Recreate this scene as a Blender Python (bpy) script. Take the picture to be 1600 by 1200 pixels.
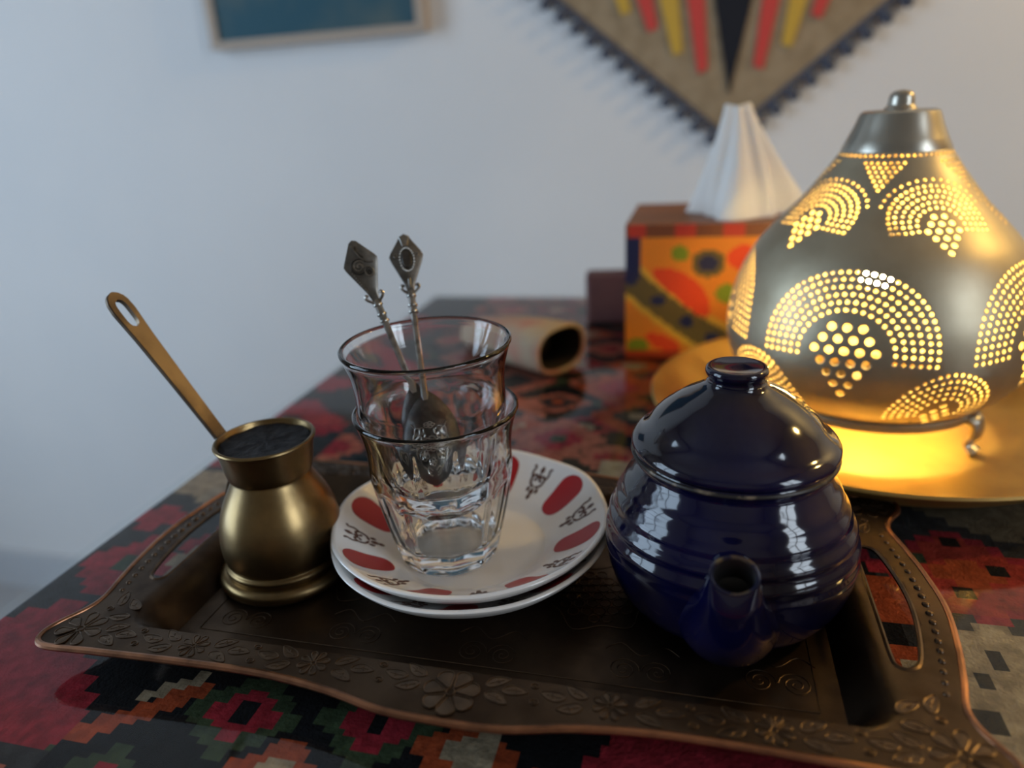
import bpy, bmesh, math, random
import numpy as np
from mathutils import Vector, Matrix
random.seed(7); rng = np.random.default_rng(7)
PI = math.pi
for o in list(bpy.data.objects): bpy.data.objects.remove(o)
S = bpy.context.scene
COL = S.collection

# ------------------------------------------------------------------ camera
CP = Vector((0.07175, -0.24402, 0.18670))
CR = Vector((0.96927, 0.23970, -0.05540)); CU = Vector((-0.03555, 0.35931, 0.93254)); CF = Vector((-0.24343, 0.90191, -0.35678))
cd = bpy.data.cameras.new('camera'); cam = bpy.data.objects.new('camera', cd); COL.objects.link(cam)
m = Matrix((CR, CU, -CF)).transposed().to_4x4(); m.translation = CP; cam.matrix_world = m
cd.sensor_width = 36; cd.lens = 1113.5/1600*36; cd.clip_start = .01
cd.dof.use_dof = True; cd.dof.focus_distance = .264; cd.dof.aperture_fstop = 4.5
S.camera = cam
# ------------------------------------------------------------------ light
S.view_settings.view_transform = 'Standard'; S.view_settings.look = 'None'
S.view_settings.exposure = 0; S.view_settings.gamma = 1; S.view_settings.use_curve_mapping = False
W = bpy.data.worlds.new('world'); S.world = W; W.use_nodes = True
W.node_tree.nodes['Background'].inputs[0].default_value = (.62, .78, 1, 1)
W.node_tree.nodes['Background'].inputs[1].default_value = .6
WIN = [  # wall x, centre y, centre z, width, height, power, facing, colour
    (-2.0, -.55, .50, 1.25, 1.75, 39, 1, (.60, .79, 1)),
    (1.75, -.95, .80, .80, 1.2, 27, -1, (.78, .89, 1))]
for wx, wy, wz, ww, wh, pw, sg, colr in WIN:
    ld = bpy.data.lights.new('daylight', 'AREA'); ld.shape = 'RECTANGLE'; ld.size = ww; ld.size_y = wh; ld.energy = pw; ld.color = colr
    lo = bpy.data.objects.new('daylight', ld); COL.objects.link(lo)
    lo.matrix_world = Matrix(((0, 0, -sg, wx-sg*.10), (1*sg, 0, 0, wy), (0, 1, 0, wz), (0, 0, 0, 1)))

# unseen fill light added on the right to warm the back wall
ld = bpy.data.lights.new('warm_fill_light', 'POINT'); ld.energy = 17; ld.color = (1, .64, .20); ld.shadow_soft_size = .05
lo = bpy.data.objects.new('warm_fill_light', ld); COL.objects.link(lo); lo.location = (1.08, .42, .80)

# ------------------------------------------------------------------ helpers
def tag(o, label=None, cat=None, group=None, kind=None):
    if label: o['label'] = label
    if cat: o['category'] = cat
    if group: o['group'] = group
    if kind: o['kind'] = kind
    return o
def empty(name, loc=(0, 0, 0), rz=0):
    o = bpy.data.objects.new(name, None); COL.objects.link(o); o.empty_display_size = .01
    o.location = loc; o.rotation_euler = (0, 0, rz); return o
def link(name, me, mat, parent=None, loc=None, rot=None):
    o = bpy.data.objects.new(name, me); COL.objects.link(o)
    if mat is not None and len(me.materials) == 0: me.materials.append(mat)
    o.parent = parent
    if loc is not None: o.location = loc
    if rot is not None: o.rotation_euler = rot
    return o
def mk(name, V, F, smooth=True, sharp=None):
    me = bpy.data.meshes.new(name); me.from_pydata([tuple(map(float, v)) for v in V], [], [tuple(map(int, f)) for f in F])
    me.validate(); me.update()
    if smooth:
        me.polygons.foreach_set('use_smooth', [True]*len(me.polygons))
        if sharp: me.set_sharp_from_angle(angle=math.radians(sharp))
    return me
def mk_np(name, V, Q, T=None, smooth=True):
    """fast mesh from numpy verts, quads, tris"""
    me = bpy.data.meshes.new(name); V = np.asarray(V, np.float32)
    T = np.zeros((0, 3), int) if T is None else T
    me.vertices.add(len(V)); me.vertices.foreach_set('co', V.ravel())
    nl = 4*len(Q)+3*len(T); me.loops.add(nl)
    me.loops.foreach_set('vertex_index', np.concatenate([Q.ravel(), T.ravel()]).astype(np.int32))
    me.polygons.add(len(Q)+len(T))
    st = np.concatenate([np.arange(len(Q))*4, 4*len(Q)+np.arange(len(T))*3]).astype(np.int32)
    me.polygons.foreach_set('loop_start', st)
    me.update(calc_edges=True); me.validate()
    if smooth: me.polygons.foreach_set('use_smooth', [True]*len(me.polygons))
    return me
class MB:
    def __init__(s): s.V = []; s.F = []
    def add(s, V, F):
        b = len(s.V); s.V += [tuple(v) for v in V]; s.F += [tuple(i+b for i in f) for f in F]; return s
    def box(s, a, b):
        x0, y0, z0 = a; x1, y1, z1 = b
        return s.add([(x0,y0,z0),(x1,y0,z0),(x1,y1,z0),(x0,y1,z0),(x0,y0,z1),(x1,y0,z1),(x1,y1,z1),(x0,y1,z1)],
                     [(3,2,1,0),(4,5,6,7),(0,1,5,4),(1,2,6,5),(2,3,7,6),(3,0,4,7)])
    def lathe(s, prof, n=64, fn=None, c=(0, 0, 0)):
        """prof list of (r,z); r==0 gives poles. fn(theta,r,z,i)->r,z"""
        V = []; rows = []
        for i, (r, z) in enumerate(prof):
            if r < 1e-7: rows.append([len(V)]); V.append((c[0], c[1], c[2]+z)); continue
            row = []
            for k in range(n):
                t = 2*PI*k/n; rr, zz = (r, z) if fn is None else fn(t, r, z, i)
                row.append(len(V)); V.append((c[0]+rr*math.cos(t), c[1]+rr*math.sin(t), c[2]+zz))
            rows.append(row)
        F = []
        for a, b in zip(rows[:-1], rows[1:]):
            for k in range(n):
                k2 = (k+1) % n
                if len(a) == 1 and len(b) == 1: continue
                if len(a) == 1: F.append((a[0], b[k2], b[k]))
                elif len(b) == 1: F.append((a[k], a[k2], b[0]))
                else: F.append((a[k], a[k2], b[k2], b[k]))
        return s.add(V, F)
    def tube(s, pts, r, n=6, closed=False, flat=1.0, up=None):
        P = [Vector(p) for p in pts]; N = len(P); V = []; F = []
        R = r if isinstance(r, (list, tuple)) else [r]*N
        prev = None
        for i in range(N):
            if closed: d = P[(i+1) % N]-P[i-1]
            else: d = P[min(i+1, N-1)]-P[max(i-1, 0)]
            d.normalize()
            if up is not None: a = Vector(up)
            elif prev is not None: a = prev
            else: a = Vector((0, 0, 1)) if abs(d.z) < .9 else Vector((1, 0, 0))
            u = (a-d*a.dot(d)).normalized(); w = d.cross(u); prev = u
            for k in range(n):
                t = 2*PI*k/n; V.append(P[i]+(u*math.cos(t)*flat+w*math.sin(t))*R[i])
        for i in range(N if closed else N-1):
            j = (i+1) % N
            for k in range(n):
                k2 = (k+1) % n; F.append((i*n+k, i*n+k2, j*n+k2, j*n+k))
        if not closed: F.append(tuple(range(n-1, -1, -1))); F.append(tuple((N-1)*n+k for k in range(n)))
        return s.add(V, F)
    def prism(s, poly, z0, z1):
        n = len(poly)
        return s.add([(x, y, z0) for x, y in poly]+[(x, y, z1) for x, y in poly],
                     [tuple(range(n-1, -1, -1)), tuple(range(n, 2*n))]+[(i, (i+1) % n, n+(i+1) % n, n+i) for i in range(n)])
    def mesh(s, name, smooth=True, sharp=40): return mk(name, s.V, s.F, smooth, sharp)
    def build(s, name, mat, parent=None, smooth=True, sharp=40, loc=None, rot=None):
        return link(name, s.mesh(name, smooth, sharp), mat, parent, loc, rot)
def cr(pts, n=8, closed=False):
    """Catmull-Rom through points"""
    P = [np.array(p, float) for p in pts]; N = len(P); out = []
    for i in range(N if closed else N-1):
        g = (lambda k: P[k % N]) if closed else (lambda k: P[min(max(k, 0), N-1)])
        a, b, c_, d = g(i-1), g(i), g(i+1), g(i+2)
        for k in range(n):
            t = k/n; out.append(.5*((2*b)+(-a+c_)*t+(2*a-5*b+4*c_-d)*t*t+(-a+3*b-3*c_+d)*t**3))
    if not closed: out.append(P[-1])
    return [tuple(x) for x in out]
def arc(cx, cy, r, a0, a1, n=10, z=0): return [(cx+r*math.cos(math.radians(a0+(a1-a0)*i/n)), cy+r*math.sin(math.radians(a0+(a1-a0)*i/n)), z) for i in range(n+1)]

# ------------------------------------------------------------------ materials
def pmat(name, col, rough=.5, metal=0, col2=None, scale=30, lo=.4, hi=.65, bump=0, bscale=200, coat=0, spec=.5, attr=None, trans=0, rough2=None, ior=1.45, sheen=0):
    M = bpy.data.materials.new(name); M.use_nodes = True; nt = M.node_tree; N = nt.nodes; L = nt.links
    b = N['Principled BSDF']; b.inputs['Base Color'].default_value = (*col, 1); b.inputs['Roughness'].default_value = rough
    b.inputs['Metallic'].default_value = metal; b.inputs['Coat Weight'].default_value = coat; b.inputs['Coat Roughness'].default_value = .05
    b.inputs['Specular IOR Level'].default_value = spec; b.inputs['Transmission Weight'].default_value = trans; b.inputs['IOR'].default_value = ior
    b.inputs['Sheen Weight'].default_value = sheen
    tc = N.new('ShaderNodeTexCoord')
    src = None
    if attr:
        at = N.new('ShaderNodeAttribute'); at.attribute_name = attr; src = at.outputs['Color']
    if col2 is not None:
        nz = N.new('ShaderNodeTexNoise'); nz.inputs['Scale'].default_value = scale; nz.inputs['Detail'].default_value = 6
        L.new(tc.outputs['Object'], nz.inputs['Vector'])
        mr = N.new('ShaderNodeMapRange'); mr.inputs[1].default_value = lo; mr.inputs[2].default_value = hi; L.new(nz.outputs[0], mr.inputs[0])
        mx = N.new('ShaderNodeMix'); mx.data_type = 'RGBA'
        if attr: mx.blend_type = 'MULTIPLY'; L.new(src, mx.inputs[6])
        else: mx.inputs[6].default_value = (*col, 1)
        mx.inputs[7].default_value = (*col2, 1); L.new(mr.outputs[0], mx.inputs[0]); src = mx.outputs[2]
        if rough2 is not None:
            m2 = N.new('ShaderNodeMapRange'); m2.inputs[1].default_value = lo; m2.inputs[2].default_value = hi
            m2.inputs[3].default_value = rough; m2.inputs[4].default_value = rough2; L.new(nz.outputs[0], m2.inputs[0]); L.new(m2.outputs[0], b.inputs['Roughness'])
    if src is not None: L.new(src, b.inputs['Base Color'])
    if bump:
        n2 = N.new('ShaderNodeTexNoise'); n2.inputs['Scale'].default_value = bscale; n2.inputs['Detail'].default_value = 4
        L.new(tc.outputs['Object'], n2.inputs['Vector'])
        bp = N.new('ShaderNodeBump'); bp.inputs['Strength'].default_value = bump; bp.inputs['Distance'].default_value = .001
        L.new(n2.outputs[0], bp.inputs['Height']); L.new(bp.outputs[0], b.inputs['Normal'])
    return M
def emat(name, col, st):
    M = bpy.data.materials.new(name); M.use_nodes = True; N = M.node_tree.nodes; N.clear()
    e = N.new('ShaderNodeEmission'); e.inputs[0].default_value = (*col, 1); e.inputs[1].default_value = st
    o = N.new('ShaderNodeOutputMaterial'); M.node_tree.links.new(e.outputs[0], o.inputs[0]); return M
def thin_glass(name, tint=(.97, .98, .98), rough=.04):
    M = bpy.data.materials.new(name); M.use_nodes = True; nt = M.node_tree; N = nt.nodes; N.clear()
    t = N.new('ShaderNodeBsdfTransparent'); t.inputs[0].default_value = (*tint, 1)
    g = N.new('ShaderNodeBsdfGlossy'); g.inputs['Roughness'].default_value = rough
    f = N.new('ShaderNodeFresnel'); f.inputs[0].default_value = 1.42
    x = N.new('ShaderNodeMixShader'); o = N.new('ShaderNodeOutputMaterial')
    ge = N.new('ShaderNodeNewGeometry'); mu = N.new('ShaderNodeMath'); mu.operation = 'MULTIPLY_ADD'; mu.inputs[1].default_value = -1; mu.inputs[2].default_value = 1
    m3 = N.new('ShaderNodeMath'); m3.operation = 'MULTIPLY'; nt.links.new(ge.outputs['Backfacing'], mu.inputs[0]); nt.links.new(mu.outputs[0], m3.inputs[0]); nt.links.new(f.outputs[0], m3.inputs[1])
    nt.links.new(m3.outputs[0], x.inputs[0]); nt.links.new(t.outputs[0], x.inputs[1]); nt.links.new(g.outputs[0], x.inputs[2]); nt.links.new(x.outputs[0], o.inputs[0])
    return M
M = {}
M['wall'] = pmat('plaster', (.80, .80, .80), .9, col2=(.76, .77, .78), scale=3, bump=.15, bscale=25)
M['ceil'] = pmat('ceiling_wood', (.34, .29, .24), .8, col2=(.29, .245, .20), scale=5)
M['wallr'] = pmat('ochre_plaster', (.34, .27, .19), .9, col2=(.30, .24, .17), scale=3)
M['walll'] = pmat('grey_plaster', (.45, .44, .42), .9, col2=(.41, .40, .39), scale=3)
M['floor'] = pmat('floor_stone', (.46, .47, .49), .5, col2=(.40, .41, .43), scale=6)
M['base'] = pmat('baseboard_paint', (.55, .58, .62), .5)
M['frame'] = pmat('window_frame_paint', (.30, .24, .18), .5)
M['wood'] = pmat('table_wood', (.10, .05, .025), .45, col2=(.06, .03, .015), scale=12)
M['kilim'] = pmat('kilim_wool', (.5, .5, .5), .9, attr='pattern', col2=(.55, .52, .5), scale=160, lo=.35, hi=.7, bump=.9, bscale=700, spec=.15)
M['sheet'] = thin_glass('clear_table_sheet')
M['tray'] = pmat('dark_bronze', (.088, .058, .037), .36, 1, col2=(.048, .032, .022), scale=45, bump=.08, bscale=300, rough2=.52)
M['trayrim'] = pmat('copper_edge', (.42, .20, .11), .36, 1, col2=(.20, .10, .06), scale=90)
M['emboss'] = pmat('embossed_bronze', (.125, .085, .056), .34, 1, col2=(.08, .055, .038), scale=150)
M['brass'] = pmat('worn_brass', (.25, .172, .078), .31, 1, col2=(.085, .058, .03), scale=38, lo=.42, hi=.72, bump=.06, bscale=160, rough2=.42)
M['brassh'] = pmat('handle_brass', (.145, .11, .076), .42, 1, col2=(.08, .058, .04), scale=60, bump=.12, bscale=240, rough2=.5)
M['coffee'] = pmat('black_crust', (.008, .008, .010), .5, col2=(.02, .02, .024), scale=240, bump=.8, bscale=320, spec=.15)
M['glass'] = pmat('clear_glass', (.99, .995, .995), .02, trans=1, ior=1.42)
M['steel'] = pmat('antique_silver', (.38, .365, .34), .28, 1, col2=(.15, .145, .135), scale=260, lo=.45, hi=.7)
M['steelm'] = pmat('grey_silver', (.20, .19, .175), .40, 1, col2=(.12, .115, .105), scale=200)
M['steeld'] = pmat('tarnished_silver', (.10, .095, .09), .42, 1, col2=(.05, .047, .045), scale=200)
M['china'] = pmat('white_china', (.88, .86, .83), .2, coat=.15, col2=(.85, .82, .79), scale=20)
M['red'] = pmat('red_print', (.42, .018, .022), .3, spec=.3)
M['brown'] = pmat('brown_print', (.11, .045, .028), .35, spec=.3)
M['enamel'] = pmat('navy_enamel', (.0022, .0030, .030), .10, coat=.4, col2=(.0045, .0035, .009), scale=26, bump=.10, bscale=55)
M['chip'] = pmat('chipped_enamel_edge', (.035, .030, .028), .4, .3, col2=(.25, .19, .13), scale=140, lo=.56, hi=.68)
M['black'] = pmat('spout_mouth_black', (.006, .005, .005), .5)  # near-black inside of the spout mouth
M['spoutlip'] = pmat('worn_spout_lip', (.012, .012, .03), .25, .2, col2=(.24, .16, .06), scale=95, lo=.5, hi=.62)
M['lamp'] = pmat('lamp_brass', (.46, .40, .29), .44, .85, col2=(.38, .32, .22), scale=30, bump=.05, bscale=120)
M['lampin'] = pmat('lamp_inner_gold', (.88, .72, .34), .6, .1)
M['lampcap'] = pmat('lamp_cap_metal', (.42, .39, .33), .3, .9)
M['plate'] = pmat('gold_plate', (.40, .26, .075), .5, .6, col2=(.30, .18, .05), scale=25, bump=.06, bscale=120)
M['bulb'] = emat('glowing_bulb', (1, .74, .28), 400)
M['boxp'] = pmat('printed_card', (.5, .5, .5), .5, attr='pattern')
M['tissue'] = pmat('tissue_paper', (.80, .77, .73), .95)
M['tan'] = pmat('tan_weave', (.36, .275, .175), .95, col2=(.29, .215, .13), scale=60, bump=.3, bscale=300)
M['wblack'] = pmat('black_wool', (.012, .014, .022), .95)
M['wred'] = pmat('red_wool', (.62, .07, .06), .95)
M['wyel'] = pmat('mustard_wool', (.60, .38, .06), .95)
M['wblue'] = pmat('slate_wool', (.075, .085, .12), .95)
M['teal'] = pmat('teal_canvas', (.018, .085, .125), .7, col2=(.075, .12, .13), scale=14, lo=.45, hi=.7)
M['pframe'] = pmat('pale_wood_frame', (.44, .36, .29), .6)
M['pouch'] = pmat('woven_beige', (.42, .34, .24), .9, col2=(.45, .22, .16), scale=35, bump=.3, bscale=300)
M['dark'] = pmat('dark_lining', (.03, .02, .013), .9)
M['maroon'] = pmat('maroon_leather', (.17, .085, .085), .7, col2=(.12, .06, .07), scale=30)

# ================================================================== the room
YB, XL, XR, YF, ZF, ZC = .80, -2.0, 1.75, -2.3, -.76, 1.75
def struct(o): o['kind'] = 'structure'; return o
struct(MB().box((XL-.1, YF-.1, ZF-.05), (XR+.1, YB+.1, ZF)).build('floor', M['floor'], smooth=False))
struct(MB().box((XL-.1, YF-.1, ZC), (XR+.1, YB+.1, ZC+.05)).build('ceiling', M['ceil'], smooth=False))
struct(MB().box((XL-.1, YB, ZF), (XR+.1, YB+.1, ZC)).build('wall_back', M['wall'], smooth=False))
struct(MB().box((XL-.1, YF-.1, ZF), (XR+.1, YF, ZC)).build('wall_front', M['ceil'], smooth=False))
struct(MB().box((XL, YB-.015, ZF), (XR, YB, ZF+.09)).build('baseboard_back', M['base'], smooth=False))
for i, (wx, wy, wz, ww, wh, pw, sg, colr) in enumerate(WIN):
    x0, x1 = (wx-.1, wx) if sg > 0 else (wx, wx+.1)
    a, b, c, d = wy-ww/2, wy+ww/2, wz-wh/2, wz+wh/2
    w = MB(); w.box((x0, YF, ZF), (x1, a, ZC)); w.box((x0, b, ZF), (x1, YB, ZC)); w.box((x0, a, ZF), (x1, b, c)); w.box((x0, a, d), (x1, b, ZC))
    struct(w.build('wall_left' if sg > 0 else 'wall_right', M['walll' if sg > 0 else 'wallr'], smooth=False))
    e = empty('window_%d' % (i+1), (wx-sg*.05, wy, c)); struct(e)
    t = .045
    fr = MB(); fr.box((-.03, -ww/2, 0), (.03, -ww/2+t, wh)); fr.box((-.03, ww/2-t, 0), (.03, ww/2, wh)); fr.box((-.03, -ww/2+t, 0), (.03, ww/2-t, t)); fr.box((-.03, -ww/2+t, wh-t), (.03, ww/2-t, wh))
    fr.build('window_frame', M['frame'], e, smooth=False)
    MB().box((-.02, -.018, t), (.02, .018, wh-t)).build('mullion', M['frame'], e, smooth=False)
    for k in (1, 2): MB().box((-.018, -ww/2+t, wh*k/3-.013), (.018, ww/2-t, wh*k/3+.013)).build('glazing_bar', M['frame'], e, smooth=False)

# ================================================================== table, kilim, clear sheet
TX0, TX1, TY0, TY1 = -.212, .62, -.46, .50
ZS = -.0014              # top of the clear sheet
tb = empty('dining_table', (.2, .02, ZF)); tag(tb, 'dark wooden table under the patterned kilim', 'table')
tb_z = ZS-.0052
o = MB().box((TX0-.2, TY0-.02, tb_z-.03-ZF), (TX1-.2, TY1-.02, tb_z-ZF)).build('table_top', M['wood'], tb, smooth=False)
for x in (TX0+.05, TX1-.05):
    for y in (TY0+.05, TY1-.05):
        MB().lathe([(0, 0), (.022, 0), (.03, .3), (.032, tb_z-.03-ZF), (0, tb_z-.03-ZF)], 16).build('leg', M['wood'], tb, loc=(x-.2, y-.02, 0))
CR_, BK, GR, OR, BE, GY, SA, TN = (.40,.028,.045), (.010,.010,.012), (.055,.085,.042), (.46,.085,.028), (.46,.37,.25), (.042,.042,.045), (.50,.15,.10), (.20,.155,.10)
CELL = .0025
nx = int((TX1-TX0)/CELL); ny = int((TY1-TY0)/CELL)
gx = TX0+(np.arange(nx)+.5)*CELL; gy = TY0+(np.arange(ny)+.5)*CELL
X, Y = np.meshgrid(gx*1000, gy*1000)           # mm
colr = np.zeros((ny, nx, 3)); colr[:] = BK
nzv = rng.random((ny, nx))
def loz(cx, cy, sx, sy, layers):
    d = np.floor(np.abs(X-cx)/sx)+np.floor(np.abs(Y-cy)/sy)
    for n, c in layers: colr[d < n] = c
def rect(x0, x1, y0, y1, c): colr[(X >= x0) & (X < x1) & (Y >= y0) & (Y < y1)] = c
colr[(np.floor(X/60)+np.floor(Y/75)) % 3 == 0] = GY
# general field of serrated lozenges
kk = 0
for jy in range(-10, 13):
    for ix in range(-5, 14):
        cx, cy = 46*ix+(23 if jy % 2 else 0)+5, 40*jy+8; kk += 1
        h = (ix*7+jy*13+ix*jy) % 5
        L = [[(5, GR), (3, CR_), (1, BK)], [(5, OR), (2, BE)], [(5, CR_), (3, BK), (2, BE)], [(5, SA), (3, GY), (1, OR)], [(5, SA), (2, CR_)]][h]
        if -90 < cy < 60 and -140 < cx < 140: continue
        loz(cx, cy, 4.6, 3.6, L)
# behind the tray, blurred: salmon lozenges, beige patch
for cx, cy, L in [(-8, 150, [(6, SA), (3, CR_), (1, GR)]), (-52, 185, [(6, SA), (3, GY), (1, CR_)]), (-95, 150, [(6, GY), (4, SA), (2, CR_)]), (38, 190, [(6, OR), (3, GY), (1, BE)]),
                  (-52, 120, [(5, GY), (3, SA)]), (-140, 190, [(6, CR_), (3, GY), (1, SA)]), (-145, 120, [(6, GY), (4, SA), (2, CR_)]), (20, 240, [(6, OR), (3, CR_)]), (80, 250, [(7, OR), (4, CR_)]), (-60, 245, [(6, SA), (3, GY)])]:
    loz(cx, cy, 5, 5, L)
rect(22, 66, 100, 126, BE); rect(30, 58, 92, 100, BE); rect(-165, -150, 80, 125, BE)
# left border: charcoal with crimson fields
colr[(X < -150)] = GY
loz(-190, -100, 8, 7.5, [(8, CR_)])
rect(-212, -120, -135, -110, GY)
for k in range(8): rect(-205+k*14, -199+k*14, -121, -117, SA)
loz(-186, -12, 6, 6, [(4, CR_), (1, GR)]); loz(-166, -42, 5, 5, [(2, CR_)]); loz(-200, 28, 6, 6, [(2, CR_)]); loz(-160, 8, 5, 5, [(2, CR_)])
rect(-212, -186, 52, 80, BE); loz(-185, 66, 6, 5, [(4, BE)]); rect(-212, -192, 84, 100, CR_); loz(-200, 150, 8, 7, [(6, CR_), (2, GY)]); loz(-200, 260, 8, 7, [(7, CR_), (3, GY)]); loz(-200, 370, 8, 7, [(7, CR_), (3, GY)])
loz(-150, -5, 6, 6, [(3, BE)]); loz(-146, 28, 5, 5, [(3, CR_)])
# in front of the tray
rect(-132, 120, -135, -60, BK)
for k in range(7): rect(-128+k*4.5-3, -128+k*4.5+7, -104+k*4.0, -104+k*4.0+7, OR)
for k in range(7): rect(-130+k*4.5-2, -130+k*4.5+3, -98+k*4.0, -98+k*4.0+6, BE) if k > 2 else None
for cx, cy in [(-76, -83), (-27, -78), (-108, -122), (-10, -125), (-60, -140)]:
    loz(cx, cy, 4.4, 3.7, [(5, GR), (3, CR_)]); rect(cx-3, cx+3, cy-3.5, cy+6, BK)
for cx, cy in [(-52, -104), (6, -84), (-90, -150)]: loz(cx, cy, 4.2, 3.7, [(4, OR), (1.5, BE)])
rect(9, 15, -90, -70, BE)
loz(78, -104, 6, 6.5, [(9, CR_)]); rect(38, 44, -90, -66, BK); rect(28, 31, -92, -84, OR)
rect(50, 135, -95, -55, CR_)
# right of the tray
rect(150, 270, -80, 120, GY)
loz(212, 105, 7, 6, [(6, TN)])
loz(187, 42, 6.5, 5.5, [(6, CR_), (5, (.46,.05,.035)), (2, OR)]); rect(184, 191, 62, 70, BK); rect(196, 204, 42, 50, BK); rect(178, 185, 24, 32, BK); rect(166, 172, 48, 56, GR)
rect(140, 165, 5, 35, OR); rect(140, 152, -8, 5, BK); rect(140, 160, -26, -8, OR); rect(140, 158, -45, -26, BE)
rect(162, 170, 6, 14, OR)
loz(184, -32, 7, 6, [(7, BE)]); rect(177, 184, -14, -5, BK); rect(170, 175, -24, -17, BK); rect(163, 172, -46, -35, BK); rect(186, 194, -36, -26, BK); rect(180, 186, -58, -50, GR); rect(160, 166, -62, -56, BK)
rect(196, 203, -14, -6, BK)
colr *= .8*(.86+.28*nzv)[..., None]
vx = TX0+np.arange(nx+1)*CELL; vy = TY0+np.arange(ny+1)*CELL
VX, VY = np.meshgrid(vx, vy); KV = np.stack([VX, VY, np.full_like(VX, ZS-.0032)], -1).reshape(-1, 3)
ii = (np.arange(ny)[:, None]*(nx+1)+np.arange(nx)[None]).ravel()
KQ = np.stack([ii, ii+1, ii+nx+2, ii+nx+1], 1)
# skirt for thickness
me = mk_np('kilim', KV, KQ, smooth=False)
at = me.attributes.new('pattern', 'FLOAT_COLOR', 'FACE'); at.data.foreach_set('color', np.concatenate([colr.reshape(-1, 3), np.ones((nx*ny, 1))], 1).astype(np.float32).ravel())
kil = link('kilim', me, M['kilim']); md = kil.modifiers.new('thick', 'SOLIDIFY'); md.thickness = .0018; md.offset = -1
tag(kil, 'red, black and green kilim with stepped lozenges spread over the table', 'kilim')
sh = MB().box((TX0-.002, TY0-.002, ZS-.0028), (TX1, TY1, ZS)).build('table_sheet', M['sheet'], smooth=False)
tag(sh, 'clear glossy sheet lying over the kilim on the table', 'table cover')

# ================================================================== tray
TYC = -5.5
# outline in mm, quarter then mirrored (relative to centre 0,TYC)
qx = [(0, 82.5), (20, 81.8), (42, 77.5), (66, 75), (95, 75), (130, 76.2), (152, 77), (160, 76), (163, 72), (162, 66), (156.5, 57), (155, 49), (158, 36), (161, 20), (163, 0)]
full = qx+[(x, -y) for x, y in qx[-2::-1]]+[(-x, -y) for x, y in qx[1:]]+[(-x, y) for x, y in qx[-2:0:-1]]
OUT = np.array(cr(full, 6, True)); OUT[:, 1] += TYC
sl = [(138.5, 30), (138.5, 15), (138.5, 0), (138.5, -15), (138.5, -30), (139.5, -34), (143, -35), (147, -31), (150.2, -16), (151.5, 0), (150.2, 16), (147, 31), (143, 35), (139.5, 34)]
SLR = np.array(cr(sl, 5, True)); SLR[:, 1] += TYC; SLL = SLR*np.array([-1, 1])
def psdf(P, poly):
    """signed distance (neg inside) and nearest boundary point"""
    A = poly; B = np.roll(poly, -1, 0); best = np.full(len(P), 1e9); near = np.zeros((len(P), 2)); ins = np.zeros(len(P), bool)
    for a, b in zip(A, B):
        d = b-a; t = np.clip(((P-a)@d)/(d@d), 0, 1); q = a+t[:, None]*d; dd = ((P-q)**2).sum(1)
        u = dd < best; best[u] = dd[u]; near[u] = q[u]
        c = ((a[1] > P[:, 1]) != (b[1] > P[:, 1]))
        if abs(b[1]-a[1]) > 1e-12: ins ^= c & (P[:, 0] < (b[0]-a[0])*(P[:, 1]-a[1])/(b[1]-a[1])+a[0])
    s = np.sqrt(best); return np.where(ins, -s, s), near
def rbox(x, y, hx, hy, r):
    qx_, qy_ = np.abs(x)-hx+r, np.abs(y-TYC)-hy+r
    return np.hypot(np.maximum(qx_, 0), np.maximum(qy_, 0))+np.minimum(np.maximum(qx_, qy_), 0)-r
def tray_h(x, y):
    sd = rbox(x, y, 124, 54, 5); a_ = np.maximum(np.abs(x)-119, 0); b_ = np.maximum(np.abs(y-TYC)-49, 0); k = a_*a_/(a_*a_+b_*b_+1e-6)
    t = np.clip(sd/(8.0+5.5*k), 0, 1)          # short drop front and back, long rounded shoulder at the handles
    h = 13*((1-k)*t**1.25+k*(1-(1-t)**1.9))
    lip = np.clip((rbox(x, y, 150, 68, 12))/14, 0, 1)
    return h-.6*lip*lip
cs = 1.25
ax = np.arange(-170, 170+cs, cs); ay = np.arange(-95, 84+cs, cs)
PX, PY = np.meshgrid(ax, ay); P = np.stack([PX.ravel(), PY.ravel()], 1)
s1, n1 = psdf(P, OUT); s2, n2 = psdf(P, SLR); s3, n3 = psdf(P, SLL)
sd = s1.copy(); nr = n1.copy()
for s_, n_ in ((-s2, n2), (-s3, n3)):
    u = s_ > sd; sd[u] = s_[u]; nr[u] = n_[u]
snap = np.abs(sd) < cs*.52; P2 = P.copy(); P2[snap] = nr[snap]; ok = (sd <= 0) | snap
nxa = len(ax); ii = (np.arange(len(ay)-1)[:, None]*nxa+np.arange(nxa-1)[None]).ravel()
Q = np.stack([ii, ii+1, ii+nxa+1, ii+nxa], 1); okq = ok[Q]; cnt = okq.sum(1)
solid = ~(snap[Q].all(1))          # drop faces lying wholly on the border line
cen = P2[Q].mean(1); cs1 = psdf(cen, OUT)[0]; cs2 = psdf(cen, SLR)[0]; cs3 = psdf(cen, SLL)[0]
inside = (cs1 < 0) & (cs2 > 0) & (cs3 > 0)
Q4 = Q[(cnt == 4) & inside]
T3 = np.array([[v for v, k in zip(q, o_) if k] for q, o_ in zip(Q[cnt == 3], okq[cnt == 3])]) if (cnt == 3).any() else np.zeros((0, 3), int)
hz = tray_h(P2[:, 0], P2[:, 1])
TV = np.stack([P2[:, 0], P2[:, 1], hz], 1)/1000
used = np.unique(np.concatenate([Q4.ravel(), T3.ravel()])); rm = np.full(len(TV), -1); rm[used] = np.arange(len(used))
tray = empty('serving_tray', (0, TYC/1000, 0)); tag(tray, 'dark bronze rectangular tray with embossed flowers and cut-out handles', 'tray')
OFF = Vector((0, -TYC/1000, 0))
me = mk_np('tray_body', TV[used], rm[Q4], rm[T3]); me.set_sharp_from_angle(angle=math.radians(35))
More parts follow.
